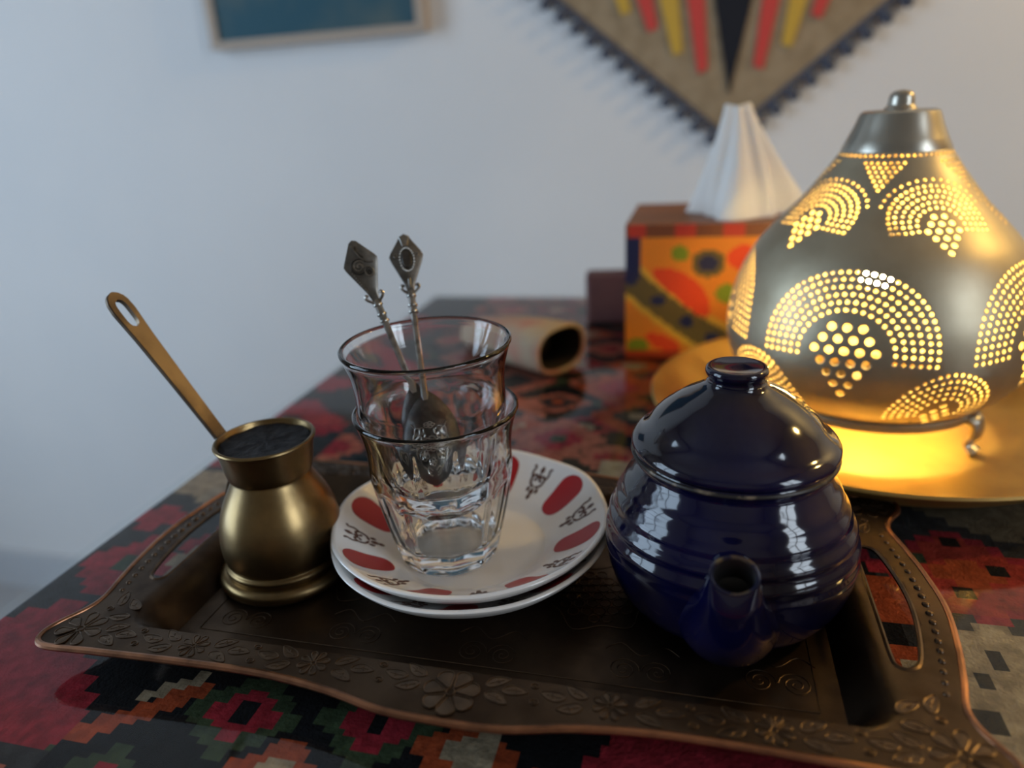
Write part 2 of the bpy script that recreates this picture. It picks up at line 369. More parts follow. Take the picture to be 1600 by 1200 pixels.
tbod = link('tray_body', me, M['tray'], tray, OFF); md = tbod.modifiers.new('thick', 'SOLIDIFY'); md.thickness = .0011; md.offset = -1
def on_tray(pts, dz=0): return [(x/1000, y/1000, float(tray_h(np.array(x), np.array(y)))/1000+dz) for x, y in pts]
MB().tube(on_tray(OUT, -.0006), .0013, 8, True).build('rolled_edge', M['trayrim'], tray, loc=OFF)
for s_ in (SLR, SLL): MB().tube(on_tray(s_, -.0004), .0009, 6, True).build('handle_slot_edge', M['emboss'], tray, loc=OFF)
# embossed ornaments (shared meshes, local mm -> m)
def ornament(name, strokes, r, fills=()):
    b = MB()
    for st, closed in strokes: b.tube([(x/1000, y/1000, .0001) for x, y in st], r/1000, 6, closed, flat=.75)
    for poly, hh in fills:
        n = len(poly); c = np.mean(poly, 0)
        b.add([(x/1000, y/1000, .00005) for x, y in poly]+[((c[0]+(x-c[0])*.6)/1000, (c[1]+(y-c[1])*.6)/1000, hh/1000) for x, y in poly]+[(c[0]/1000, c[1]/1000, hh*1.15/1000)],
              [(i, (i+1) % n, n+(i+1) % n, n+i) for i in range(n)]+[(n+i, n+(i+1) % n, 2*n) for i in range(n)])
    return b.mesh(name)
def petal(a, r0, r1, w):
    pts = [(r0, 0), (r0+(r1-r0)*.35, w*.55), (r0+(r1-r0)*.75, w), (r1, w*.45), (r1+.0, -w*.45), (r0+(r1-r0)*.75, -w), (r0+(r1-r0)*.35, -w*.55)]
    c, s_ = math.cos(a), math.sin(a); return [(x*c-y*s_, x*s_+y*c) for x, y in pts]
def flower(n, R, w, name):
    st = []; fl = []
    for k in range(n):
        p = cr(petal(2*PI*k/n+.2, R*.22, R, w), 3, True); st.append((p, True)); fl.append((p, .12))
    st.append(([(R*.16*math.cos(t), R*.16*math.sin(t)) for t in np.linspace(0, 2*PI, 11)[:-1]], True))
    return ornament(name, st, .3, fl)
F_corner = flower(7, 9.0, 2.0, 'corner_flower'); F_small = flower(8, 5.4, 1.05, 'small_flower'); F_big = flower(7, 9.2, 2.9, 'big_flower')
lf = cr([(-5, 0), (-2.5, 2.3), (.8, 2.4), (3.6, 1.0), (5.4, -.6), (2.5, -1.9), (-1.5, -2.3), (-4, -1.6)], 3, True)
LEAF = ornament('leaf', [(lf, True), ([(-3.2, 0), (0, .2), (2.8, -.1)], False), ([(-.8, .1), (.6, 1.2)], False), ([(-.2, .1), (1, -.9)], False)], .3, [(lf, .1)])
dot = [(1.35*math.cos(t), 1.05*math.sin(t)) for t in np.linspace(0, 2*PI, 13)[:-1]]
RING = ornament('ring', [(dot, True), ([(.35*math.cos(t), .35*math.sin(t)) for t in np.linspace(0, 2*PI, 7)[:-1]], True)], .26)
bb_ = MB(); bb_.lathe([(.00125, 0), (.0011, .0004), (.0007, .0007), (0, .0008)], 12); BEAD = bb_.mesh('bead')
def put(me, name, x, y, rz=0, sc=1, mat='emboss'):
    z = float(tray_h(np.array(float(x)), np.array(float(y))))/1000
    o = link(name, me, M[mat], tray, (x/1000, (y-TYC)/1000, z), (0, 0, rz)); o.scale = (sc, sc, sc); return o
for sy in (-1, 1):
    yf = TYC+sy*67.5
    for sx in (-1, 1):
        put(F_corner, 'embossed_flower', sx*149, yf, .3*sx)
        for dx, dy, rz in [(147.5, 50.5, 1.2), (140, 53, .6), (141, 60.5, -.2)]: put(LEAF, 'embossed_leaf', sx*(dx-2), TYC+sy*(dy-1.5), (rz if sx > 0 else PI-rz), .8)
        put(RING, 'embossed_ring', sx*146.5, TYC+sy*55.2)
    put(F_big, 'embossed_flower', 0, TYC+sy*71.5, .1)
    for x in (-99, -51, 51, 99): put(F_small, 'embossed_flower', x, yf+sy*.3, .2)
    for a, b in [(-149, -99), (-99, -51), (-51, 0), (0, 51), (51, 99), (99, 149)]:
        L_ = b-a; ex = 3 if a in (-149, 0) else 0; ey = 3 if b in (149, 0) else 0
        for dx, dy, rz in [(11+ex, 3.1, .5), (12+ex, -3.6, -.35), (18+ex*.8, .3, .1)]: put(LEAF, 'embossed_leaf', a+dx, yf+dy, rz, .8)
        for dx, dy, rz in [(11+ey, 3.1, PI-.5), (12+ey, -3.6, PI+.35), (18+ey*.8, .3, PI-.1)]: put(LEAF, 'embossed_leaf', b-dx, yf+dy, rz, .8)
        put(RING, 'embossed_ring', (a+b)/2+(ex-ey)*.3, yf+3.4); put(RING, 'embossed_ring', (a+b)/2+(ex-ey)*.3+1, yf-3.2)
for sx in (-1, 1):
    for k in range(19):
        y = -44+88*k/18; x = 150.5+6.0*math.cos(y/46*PI/2)-.0
        put(BEAD, 'embossed_bead', sx*x, TYC+y, 0, 1.15-.35*abs(y)/44)
# engraved scrolls on the floor of the tray
def spiral(turns, r, a0=0, sg=1): return [((r*(1-.93*t))*math.cos(a0+sg*turns*2*PI*t), (r*(1-.93*t))*math.sin(a0+sg*turns*2*PI*t)) for t in np.linspace(0, 1, 34)]
sA = spiral(2.3, 6, 0, 1); sB = spiral(2.3, 6, PI, -1)
SCROLL = ornament('scroll', [([(x-6.2, y) for x, y in sA], False), ([(x+6.2, y) for x, y in sB], False), (cr([(-14, 10), (-8, 14), (0, 8), (8, 14), (14, 10)], 4), False)], .2)
for x, y, rz in [(-100, -43, 0), (-52, -43, 0), (58, -43, 0), (104, -40, 0), (-100, 34, PI), (-52, 34, PI), (0, 34, PI), (58, 34, PI), (104, 34, PI), (2, -44, 0), (-112, -6, -PI/2), (113, -4, PI/2)]:
    put(SCROLL, 'engraved_scroll', x, y, rz, .95)
hexs = []
for i in range(-3, 4):
    for j in range(-3, 4):
        x, y = i*5.2+(j % 2)*2.6, j*4.6
        if math.hypot(x, y) < 15: hexs.append(([(x+2.3*math.cos(t), y+2.3*math.sin(t)) for t in np.linspace(0, 2*PI, 9)[:-1]], True))
ROS = ornament('rosette', hexs+[(cr([(18*math.cos(2*PI*k/12)*(1 if k % 2 else 1.25), 18*math.sin(2*PI*k/12)*(1 if k % 2 else 1.25)) for k in range(12)], 4, True), True)], .2)
for x, y in ((38, -4), (-60, -4)): put(ROS, 'engraved_rosette', x, y, .2)
MB().tube([(x/1000, (y-TYC)/1000, .0001) for x, y in [(-116, -51), (116, -51), (116, 40), (-116, 40)]], .00022, 5, True).build('engraved_border', M['emboss'], tray)

# ================================================================== brass coffee pot
kx, ky = -.1003, -.0082
cz = empty('coffee_pot', (kx, ky, 0)); tag(cz, 'small worn brass coffee pot with long upright flat handle', 'coffee pot')
prof = [(0, .0065), (.0252, .0065), (.0258, .0098), (.0243, .0114), (.0252, .0130), (.0258, .018), (.0256, .024), (.0243, .031), (.0220, .0375), (.0192, .0430), (.0171, .0470), (.0163, .0494), (.0172, .0502), (.0180, .0530), (.0189, .0590), (.0197, .0635), (.0201, .0648), (.0196, .0653), (.0190, .0645), (.0182, .0605), (.0172, .055), (.0160, .050), (.018, .043), (.023, .033), (.0243, .02), (.0235, .010), (0, .009)]
pp = cr(prof[1:18], 5)
b = MB().lathe([prof[0]]+pp+prof[18:], 72); b.build('body', M['brass'], cz, sharp=60)
b = MB().lathe([(.0235, .0005), (.0272, .0006), (.0288, .0022), (.0292, .0042), (.0283, .0062), (.0262, .0072), (.0240, .0070)], 72); b.build('base_ring', M['brass'], cz, sharp=60)
MB().tube([(.0199*math.cos(t), .0199*math.sin(t), .0648) for t in np.linspace(0, 2*PI, 65)[:-1]], .0009, 8, True).build('rim', M['brass'], cz)
cf = MB(); pr = [(.0188, .0632), (.0180, .0637), (.0150, .0634), (.009, .0632), (.004, .0633), (0, .0632)]
cf.lathe(pr, 48, lambda t, r, z, i: (r, z+.00025*math.sin(5*t+r*900)+.0002*math.sin(11*t+i)))
cf.lathe([(0, .0610), (.0184, .0610), (.0188, .0632)], 48)
tag(cf.build('coffee', M['coffee'], loc=(kx, ky, 0)), 'black crusted coffee filling the brass pot to its rim', 'coffee', kind='stuff')
# handle: flat bar with a slot
tip = Vector((-.1605-kx, -.0065-ky, .1262)); root = Vector((-.1228-kx, -.0065-ky, .0640))
d = (tip-root); L_ = d.length; d.normalize(); wv = Vector((.16, 1, 0)); wv = (wv-d*wv.dot(d)).normalized(); nv = d.cross(wv)
def bar_outline():
    o_ = []
    for t, w in [(0, 3.1), (.1, 3.2), (.35, 3.6), (.7, 4.2), (.88, 4.9), (.95, 4.5), (.99, 2.6)]: o_.append((t*L_*1000, w))
    full_ = o_+[(L_*1000, 0)]+[(a_, -w_) for a_, w_ in o_[::-1]]
    return cr(full_, 4)
ol = np.array(bar_outline()); ho = np.array([((.86+.095*math.cos(t))*L_*1000, 1.9*math.sin(t)) for t in np.linspace(0, 2*PI, len(ol)+1)[:-1]])
# bridge between outline and slot by matching angles about the slot centre
cc = np.array([.86*L_*1000, 0.])
hb = MB()
def fr3(p, h): return root+d*(p[0]/1000)+wv*(p[1]/1000)+nv*(h/1000)
# lower solid piece (up to slot) + ring around slot, built as grid across width
rows = []
ts = np.concatenate([np.linspace(0, .765, 14), np.linspace(.77, .95, 15), [.965, .98, .992, 1.0]])
def halfw(t):
    return np.interp(t, [0, .1, .35, .7, .88, .94, .97, .985, .995, 1.0], [3.1, 3.2, 3.6, 4.4, 5.3, 4.9, 3.9, 2.9, 1.7, .5])
def slotw(t):
    u = (t-.86)/.09; return 2.45*math.sqrt(max(0, 1-u**4)) if abs(u) < 1 else 0
th = 1.1
for side in (1, -1):
    V = []; F = []
    for t in ts:
        s_ = slotw(t); w = halfw(t); a_ = t*L_*1000
        V += [fr3((a_, side*s_), th), fr3((a_, side*(w-.4)), th), fr3((a_, side*w), th-.4), fr3((a_, side*w), -th+.4), fr3((a_, side*(w-.4)), -th), fr3((a_, side*s_), -th)]
    for i in range(len(ts)-1):
        for k in range(6):
            if k == 5 and slotw(ts[i]) == 0 and slotw(ts[i+1]) == 0: continue
            k2 = (k+1) % 6; f = (i*6+k, i*6+k2, (i+1)*6+k2, (i+1)*6+k); F.append(f if side > 0 else f[::-1])
    F.append(tuple(range(6)) if side < 0 else tuple(range(5, -1, -1))); n_ = (len(ts)-1)*6; F.append(tuple(n_+k for k in range(6)) if side > 0 else tuple(n_+k for k in range(5, -1, -1)))
    hb.add(V, F)
hb.build('handle', M['brassh'], cz, sharp=30)
sp = [Vector((-.1228-kx, -.0065-ky, .0645)), Vector((-.1205-kx, -.0070-ky, .058)), Vector((-.1190-kx, -.0075-ky, .050)), Vector((-.1205-kx, -.0076-ky, .043)), Vector((-.1233-kx, -.0078-ky, .0365))]
MB().tube(cr([tuple(v) for v in sp], 4), [.0024]*4+[.0028]*4+[.0036]*4+[.0042]*4+[.002], 10, flat=.42, up=(1, 0, .1)).build('handle_mount', M['brassh'], cz)
for z, x in ((.047, -.0205), (.040, -.0228)): MB().lathe([(.0011, 0), (.001, .0006), (0, .0009)], 10).build('rivet', M['brassh'], cz, loc=(x, .0008, z), rot=(0, -PI/2, 0))

# ================================================================== saucers
def sau_prof():
    top = cr([(0, 4.0), (20, 4.0), (30, 4.1), (33.5, 5.2), (38, 7.8), (46, 12.2), (53, 17.2), (58.0, 21.3)], 5)
    bot = cr([(59.4, 21.4), (59.4, 20.0), (54, 14.2), (46.5, 9.0), (38.5, 4.6), (33, 2.4), (29.5, 1.7), (29, 0), (27, 0), (26.5, 1.6), (12, 1.6), (0, 1.6)], 3)
    return top, bot
top, bot = sau_prof()
def flute(t, r, z, i=0):
    k = max(0, (r-.040)/.019)**1.5; return r*(1+.005*k*math.cos(8*t)), z+.0004*k*math.cos(8*t)
def sau_top(t, rr):
    z = np.interp(rr, [p[0] for p in top], [p[1] for p in top])/1000; return flute(t, rr/1000, z)
def make_saucer(loc, rz, label):
    e = empty('saucer', loc, rz); tag(e, label, 'saucer', 'stacked saucers')
    pr = [(r/1000, z/1000) for r, z in top]+[(r/1000, z/1000) for r, z in bot]
    MB().lathe(pr[::-1], 144, flute).build('dish', M['china'], e, sharp=50)
    for k in range(8):
        tc_ = 2*PI*k/8
        b = MB(); nu, nv_ = 23, 11; V = []; F = []
        for i in range(nu):
            u = -math.cos(PI*i/(nu-1)); rr = 46.7+9.8*u
            hw = 7.6*(.62+.38*min(1, (rr-33)/20))*(max(0, 1-abs(u)**5))**.5
            for j in range(nv_):
                a = tc_+hw*(j/(nv_-1)*2-1)/rr; r2, z2 = sau_top(a, rr); V.append((r2*math.cos(a), r2*math.sin(a), z2+.00012))
        for i in range(nu-1):
            for j in range(nv_-1): F.append((i*nv_+j, (i+1)*nv_+j, (i+1)*nv_+j+1, i*nv_+j+1))
        b.add(V, F).build('red_panel', M['red'], e)
        # brown scroll ornament between the panels
        a0 = tc_+PI/8; b = MB()
        def ribbon(pts, w):
            V = []; F = []; n = len(pts)
            for i in range(n):
                p = np.array(pts[i]); q = np.array(pts[min(i+1, n-1)])-np.array(pts[max(i-1, 0)]); q = q/(np.hypot(*q)+1e-9); nn = np.array([-q[1], q[0]])*w/2*(1 if 0 < i < n-1 else .4)
                for s_ in (1, -1):
                    x, y = p+nn*s_; rr = 49+y; a = a0+x/rr; r2, z2 = sau_top(a, rr); V.append((r2*math.cos(a), r2*math.sin(a), z2+.00014))
            for i in range(n-1): F.append((2*i, 2*i+1, 2*i+3, 2*i+2))
            b.add(V, F)
        for s_ in (1, -1):
            ribbon([(s_*x, y) for x, y in cr([(.3, -4), (2.6, -2.8), (3.6, -.2), (2.4, 1.6), (.9, .8), (1.3, -.6), (2.2, -.4)], 4)], 1.15)
            ribbon([(s_*x, y) for x, y in cr([(3.4, 0), (4.6, 2.4), (4.2, 4.8), (5.4, 5.6)], 4)], 1.1)
        for x, y, w in [(0, 4.2, 1.6), (0, -6.4, 1.7), (-2.4, -5.4, 1.3), (2.4, -5.4, 1.3), (0, -9, 1.4), (0, 1.4, 1.1)]:
            ribbon([(x, y-w), (x, y), (x, y+w)], w*1.5)
        b.build('brown_ornament', M['brown'], e)
    return e
make_saucer((-.0187, .0088, .0), .2, 'white saucer underneath, mostly hidden below the patterned upper saucer')
s2_ = make_saucer((-.0194, .0118, .0042), -.04, 'upper white saucer with red panels and brown scrolls, holding the glasses')

# ================================================================== tea glasses
def glass_mesh():
    outp = cr([(21.0, .9), (21.9, 4), (23.2, 9), (25.2, 17), (27.5, 27), (29.3, 35.5), (29.9, 41), (29.8, 45), (30.0, 50), (30.8, 56), (32.3, 61.5), (33.3, 64.3)], 5)
    rim = [(33.75, 65.0), (33.7, 65.8), (33.0, 66.3), (32.2, 66.0), (31.7, 65.2)]
    inp = cr([(31.2, 63.5), (29.6, 59), (28.4, 54), (27.7, 48), (27.5, 42), (26.7, 35), (24.8, 26), (22.6, 17), (20.8, 11), (18.8, 8.6), (12, 7.9)], 4)
    pr = [(0, 1.6), (17, 1.4), (19.4, .2), (20.4, 0)]+outp+rim+inp+[(0, 7.8)]
    pr = [(r/1000, z/1000*1.033) for r, z in pr]; no = 4+len(outp); n = 10
    def fn(t, r, z, i):
        if i > no+len(rim)+6 : w = .35
        else: w = 1
        zz = z*1000; ph = (t % (2*PI/n))-PI/n
        zt = 39.5-5.5*(abs(ph)/(PI/n))**2
        w *= min(1, max(0, (zt-zz)/2.2))*min(1, max(0, .3+zz/5))
        return r*(1-w*(1-math.cos(PI/n)/math.cos(ph)*1.012)), z
    return MB().lathe(pr, 120, fn).mesh('tea_glass', sharp=55)
GM = glass_mesh(); GX, GY_, GZ = -.0288, .0072, .0083
g1 = link('tea_glass', GM, M['glass'], None, (GX, GY_, GZ), (0, 0, .1)); tag(g1, 'lower faceted clear tea glass standing on the saucer', 'glass', 'stacked tea glasses')
g2 = link('tea_glass', GM, M['glass'], None, (GX-.0002, GY_-.0012, GZ+.0284), (.012, -.012, .33)); tag(g2, 'upper faceted clear tea glass nested in the other, holding the spoons', 'glass', 'stacked tea glasses')

# ================================================================== spoons
def make_spoon(P0, P1, L, label, kind):
    P0 = Vector(P0); d = (Vector(P1)-P0).normalized(); n = (CP-P0); n = (n-d*n.dot(d)).normalized(); x = d.cross(n)*-1
    x = n.cross(d)*-1
    e = empty('teaspoon', P0); e.matrix_world = Matrix(((x.x, -n.x, d.x, P0.x), (x.y, -n.y, d.y, P0.y), (x.z, -n.z, d.z, P0.z), (0, 0, 0, 1)))
    if e.matrix_world.determinant() < 0: e.matrix_world = Matrix(((-x.x, -n.x, d.x, P0.x), (-x.y, -n.y, d.y, P0.y), (-x.z, -n.z, d.z, P0.z), (0, 0, 0, 1)))
    tag(e, label, 'spoon', 'teaspoons in the glass'); mm = .001
    # bowl: oval shell, convex side to the viewer (local -y)
    V = []; F = []; nu, nv_ = 22, 13; BL = 38
    for sgn in (0, 1):
        for i in range(nu):
            t = i/(nu-1); z = BL*t; hw = 12.0*(math.sin(PI*min(1, t*1.0)**.85))**.62 if 0 < t < 1 else 0
            hw = max(hw, 1.5 if t > .5 else .6)
            for j in range(nv_):
                u = j/(nv_-1)*2-1; dep = 4.6*(1-u*u)*math.sin(PI*min(1, max(0, t)))**.8
                V.append((hw*u*mm, (-dep+(.9 if sgn else 0))*mm, z*mm))
    for i in range(nu-1):
        for j in range(nv_-1):
            a = i*nv_+j; F.append((a, a+1, a+nv_+1, a+nv_)); a += nu*nv_; F.append((a, a+nv_, a+nv_+1, a+1))
    N0 = nu*nv_
    for i in range(nu-1):
        for j in (0, nv_-1): a = i*nv_+j; F.append((a, a+nv_, a+nv_+N0, a+N0))
    bowl = mk('bowl', V, F, True, 60); bo = link('bowl', bowl, M['steeld'], e)
    # raised floral relief on the bowl
    b = MB()
    def bs(u, z):
        t = z/BL; hw = 12.0*(math.sin(PI*t**.85))**.62; return (u*hw*mm, (-4.6*(1-u*u)*math.sin(PI*t)**.8-.05)*mm, z*mm)
    def on(pts, r=.36): b.tube([bs(u, z) for u, z in pts], max(r, .34)*mm, 5)
    for uc, zc, R_ in [(0, 16, 2.6), (-.38, 20, 2.0), (.38, 20, 2.0), (-.36, 12.5, 1.9), (.38, 12.5, 1.9), (0, 23.5, 1.9), (-.02, 9.5, 1.6)]:
        for k in range(5):
            a = 2*PI*k/5+uc; c_ = (uc+R_*.62*math.cos(a)/10, zc+R_*.62*math.sin(a))
            on([(c_[0]+R_*.5*math.cos(q)/10, c_[1]+R_*.5*math.sin(q)) for q in np.linspace(0, 2*PI, 9)], .2)
    for s_ in (1, -1):
        on([(s_*u, z) for u, z in cr([(.2, 5), (.55, 9), (.68, 15), (.55, 21), (.7, 25)], 4)]); on([(s_*u, z) for u, z in cr([(.1, 6), (.3, 7.5), (.35, 5), (.15, 4)], 4)])
        on([(s_*u, z) for u, z in cr([(.62, 10), (.8, 13), (.72, 17)], 4)])
    b.build('floral_relief', M['steel'], bo)
    # stem
    zt = L*1000; zf = zt-27
    b = MB(); b.lathe([(0, (BL-3)*mm), (1.7*mm, (BL-2.5)*mm), (1.35*mm, (BL+6)*mm), (1.35*mm, (zf-10)*mm), (1.6*mm, (zf-8)*mm), (1.6*mm, (zf)*mm), (0, zf*mm)], 6); b.build('stem', M['steel'], e, sharp=20)
    for z in (zf-9.5, zf-6.5, zf-2.2): MB().lathe([(1.2*mm, (z-.6)*mm), (2.0*mm, (z-.45)*mm), (2.15*mm, z*mm), (2.0*mm, (z+.45)*mm), (1.2*mm, (z+.6)*mm)], 14).build('collar', M['steel'], e)
    for s_ in (1, -1): MB().tube([(s_*q[0]*mm, -.2*mm, (zf+q[1])*mm) for q in cr([(.6, -2.5), (1.8, -.5), (3.2, .8), (3.9, 2.1), (3.3, 3.0), (2.6, 2.3)], 4)], .62*mm, 7).build('scroll_ear', M['steel'], e)
    # kite finial
    if kind == 0: kite = [(1.1, 0), (1.9, 4), (5.6, 15.5), (5.9, 17.2), (5.3, 18.6), (1.3, 26.2), (0, 27)]
    else: kite = [(1.1, 0), (1.9, 4), (5.3, 14), (5.9, 16.5), (5.2, 18.6), (2.6, 23.6), (1.6, 26), (0, 26.6)]
    kite = [(x_*1.26, z_) for x_, z_ in kite]; poly = kite+[(-x_, z_) for x_, z_ in kite[-2::-1]]
    V = []; n_ = len(poly); c_ = (0, 15)
    for (sc, y) in ((1, .9), (1, -.45), (.86, -.85)): V += [((x_*sc)*mm, y*mm, (zf+c_[1]+(z_-c_[1])*sc)*mm) for x_, z_ in poly]
    F = [tuple(range(n_))]+[tuple(2*n_+i for i in range(n_-1, -1, -1))]
    for r_ in (0, 1): F += [(r_*n_+i, (r_+1)*n_+i, (r_+1)*n_+(i+1) % n_, r_*n_+(i+1) % n_) for i in range(n_)]
    fo = link('finial', mk('finial', V, F, True, 25), M['steelm'], e)
    y0 = -.95
    def rel(pts, r=.34, nm='relief', closed=False, mat='steel'): return MB().tube([(x_*mm, y0*mm, (zf+z_)*mm) for x_, z_ in pts], r*mm, 6, closed).build(nm, M[mat], fo)
    if kind == 0:
        rel([(-1.3+2.7*(1-.8*t)*math.cos(9*t+.5), 15.5+2.7*(1-.8*t)*math.sin(9*t+.5)) for t in np.linspace(0, 1.2, 30)], .42, 'rose_swirl')
        rel([(-1.3+3.2*math.cos(t), 15.5+3.2*math.sin(t)) for t in np.linspace(.6, 5.6, 22)], .34, 'swirl_border', mat='steeld')
        rel(cr([(-1.4, 25), (-.3, 21.5), (.8, 18.5), (3, 16.2), (5, 15.8)], 5), .4, 'stalk'); rel(cr([(.4, 24), (0, 21.5), (1.8, 18.6)], 5), .36, 'stalk', mat='steeld')
        rel([(2.0+1.7*math.cos(t), 12.2+2.0*math.sin(t)) for t in np.linspace(0, 2*PI, 13)[:-1]], .4, 'bud', True); rel([(2.0+.6*math.cos(t), 12.0+.8*math.sin(t)) for t in np.linspace(0, 2*PI, 9)[:-1]], .45, 'bud_core', True, 'steeld')
        for k in range(10): rel([(-2.0-3.2*k/9, 4.4+10.2*k/9), (-2.15-3.2*k/9, 4.9+10.2*k/9)], .28, 'edge_notch')
    else:
        b = MB(); nn = 20; V = [(2.35*math.cos(2*PI*k/nn)*mm, -.88*mm, (zf+14.6+4.6*math.sin(2*PI*k/nn))*mm) for k in range(nn)]+[(1.8*math.cos(2*PI*k/nn)*mm, -1.5*mm, (zf+14.6+4.0*math.sin(2*PI*k/nn))*mm) for k in range(nn)]
        b.add(V, [(k, (k+1) % nn, nn+(k+1) % nn, nn+k) for k in range(nn)]+[tuple(range(2*nn-1, nn-1, -1))]).build('cabochon', M['steeld'], fo)
        bd = MB().lathe([(0, -.5*mm), (.35*mm, -.35*mm), (.5*mm, 0), (.35*mm, .35*mm), (0, .5*mm)], 8).mesh('bead')
        for k in range(24):
            t = 2*PI*k/24; link('bead', bd, M['steel'], fo, (3.15*math.cos(t)*mm, -1.1*mm, (zf+14.6+5.5*math.sin(t))*mm))
        for k in range(-2, 3): rel([(k*.35, 21), (k*.95, 26.6-.5*abs(k))], .5, 'crown_flute')
        for s_ in (1, -1): rel([(s_*(4.6+.7*math.cos(t)), 16.6+.9*math.sin(t)) for t in np.linspace(0, 2*PI, 9)[:-1]], .25, 'side_curl', True)
        rel([(0, 1), (0, 5.5)], .7, 'leaf_point')
    return e
make_spoon((GX+.0012, GY_-.0105, .0462), (-.0450, .0336, .1063), .1115, 'silver teaspoon with beaded oval medallion on its kite-shaped handle end', 1)
make_spoon((GX+.0008, GY_+.0030, .0462), (-.0546, .0247, .1063), .1045, 'silver teaspoon with rose swirl relief on its kite-shaped handle end', 0)

# ================================================================== blue enamel teapot
tx, ty = .0875, .0066
tp = empty('teapot', (tx, ty, 0)); tag(tp, 'dark blue enamel teapot with dented body and short spout', 'teapot')
bp_ = cr([(30, .3), (36, 2.5), (41, 7), (44.6, 14), (46.6, 22), (47.0, 29), (46.0, 36), (44.0, 42), (40.6, 50), (36.8, 56), (34.6, 59.5), (34.4, 61.5), (35.6, 63.8), (36.6, 65.4), (36.2, 66.4)], 6)
def ripple(t, r, z, i):
    zz = z*1000; a = math.exp(-((zz-41)/11)**2); return r+.00055*a*math.sin(zz*2*PI/6.4+.35*math.sin(2*t+1))+.00028*math.sin(3*t+zz*.09)*min(1, zz/20), z
MB().lathe([(0, .0008), (.028, .0003)]+[(r/1000, z/1000) for r, z in bp_]+[(.034, .066), (.033, .060), (.036, .054), (.044, .035), (.042, .012), (0, .004)], 120, ripple).build('body', M['enamel'], tp, sharp=70)
MB().tube([(.0364*math.cos(t), .0364*math.sin(t), .0652) for t in np.linspace(0, 2*PI, 97)[:-1]], .0009, 8, True).build('body_rim', M['chip'], tp)
lid = MB().lathe([(0, .0655)]+[(r/1000, z/1000) for r, z in cr([(33, 66.4), (36.3, 66.8), (37.2, 68.0), (37.0, 69.6), (35.6, 71.4), (33.6, 72.9), (31.6, 75.0), (29, 78.4), (25, 82.2), (20, 85.8), (15, 88.6), (11.6, 90.6), (10.4, 92.2)], 5)]+[(0, .0922)], 96, lambda t, r, z, i: (r+.0002*math.sin(3*t+1), z+.00025*math.sin(2*t))).build('lid', M['enamel'], tp, sharp=60)
MB().lathe([(r/1000, z/1000) for r, z in cr([(10.2, 91.4), (9.6, 92.6), (9.7, 93.8), (10.6, 94.9), (11.0, 96.2), (10.6, 97.4), (9.6, 97.9), (7.5, 97.5), (4, 97.0), (0, 96.9)], 4)], 56).build('knob', M['enamel'], lid, sharp=60)
# spout, pointing to the viewer
sdv = Vector((-.012, -1, 0)).normalized(); sxv = Vector((1, -.012, 0)).normalized()
path = [(30, 16, 19.0, 17), (39, 19, 17.5, 16.5), (46, 24.5, 14.8, 14.2), (51, 31.5, 12.0, 11.4), (54.5, 39, 9.8, 8.9), (57.0, 45.5, 8.3, 7.0), (58.6, 50.2, 7.3, 5.9)]
pth = cr(path, 5); nS = 32; rings = []
for i, (q, z, a_, b_) in enumerate(pth):
    dq, dz = (pth[min(i+1, len(pth)-1)][0]-pth[max(i-1, 0)][0]), (pth[min(i+1, len(pth)-1)][1]-pth[max(i-1, 0)][1]); l_ = math.hypot(dq, dz); dq, dz = dq/l_, dz/l_
    t_ = i/(len(pth)-1); bl = max(0, (t_-.72)/.28)                       # mouth is cut to face the viewer
    nq, nz_ = -dz, dq                                                    # in-plane normal (towards the lid)
    cq, cz_ = (-.42, .91); nq, nz_ = nq*(1-bl)+cq*bl, nz_*(1-bl)+cz_*bl; l_ = math.hypot(nq, nz_); nq, nz_ = nq/l_, nz_/l_
    rings.append([(sxv*(a_*math.cos(2*PI*k/nS))+sdv*(q+b_*nq*math.sin(2*PI*k/nS))+Vector((0, 0, z+b_*nz_*math.sin(2*PI*k/nS)))) /1000 for k in range(nS)])
V = [v for r_ in rings for v in r_]; F = []
for i in range(len(rings)-1):
    for k in range(nS): k2 = (k+1) % nS; F.append((i*nS+k, i*nS+k2, (i+1)*nS+k2, (i+1)*nS+k))
spo = link('spout', mk('spout', V, F, True, 70), M['enamel'], tp)
last = rings[-1]; cen_ = sum(last, Vector())/nS
b = MB(); V = []; 
axis_in = (sum(rings[-5], Vector())/nS-cen_)
for f_, dd in ((.93, 0), (.84, .25), (.80, 1.0), (.78, 2.2)): V += [cen_+(v-cen_)*f_+axis_in*dd for v in last]
F = [(i*nS+k, (i+1)*nS+k, (i+1)*nS+(k+1) % nS, i*nS+(k+1) % nS) for i in range(3) for k in range(nS)]+[tuple(3*nS+k for k in range(nS))]
b.add(V, F).build('spout_mouth', M['black'], spo)
MB().tube([tuple(cen_+(v-cen_)*.96) for v in last], .0007, 8, True).build('spout_lip', M['spoutlip'], spo)
hpts = cr([(0, .044, .050), (0, .058, .056), (0, .071, .050), (0, .076, .036), (0, .070, .022), (0, .055, .015), (0, .043, .016)], 6)
MB().tube(hpts, .0042, 10, flat=.6).build('handle', M['enamel'], tp, rot=(0, 0, -.25))

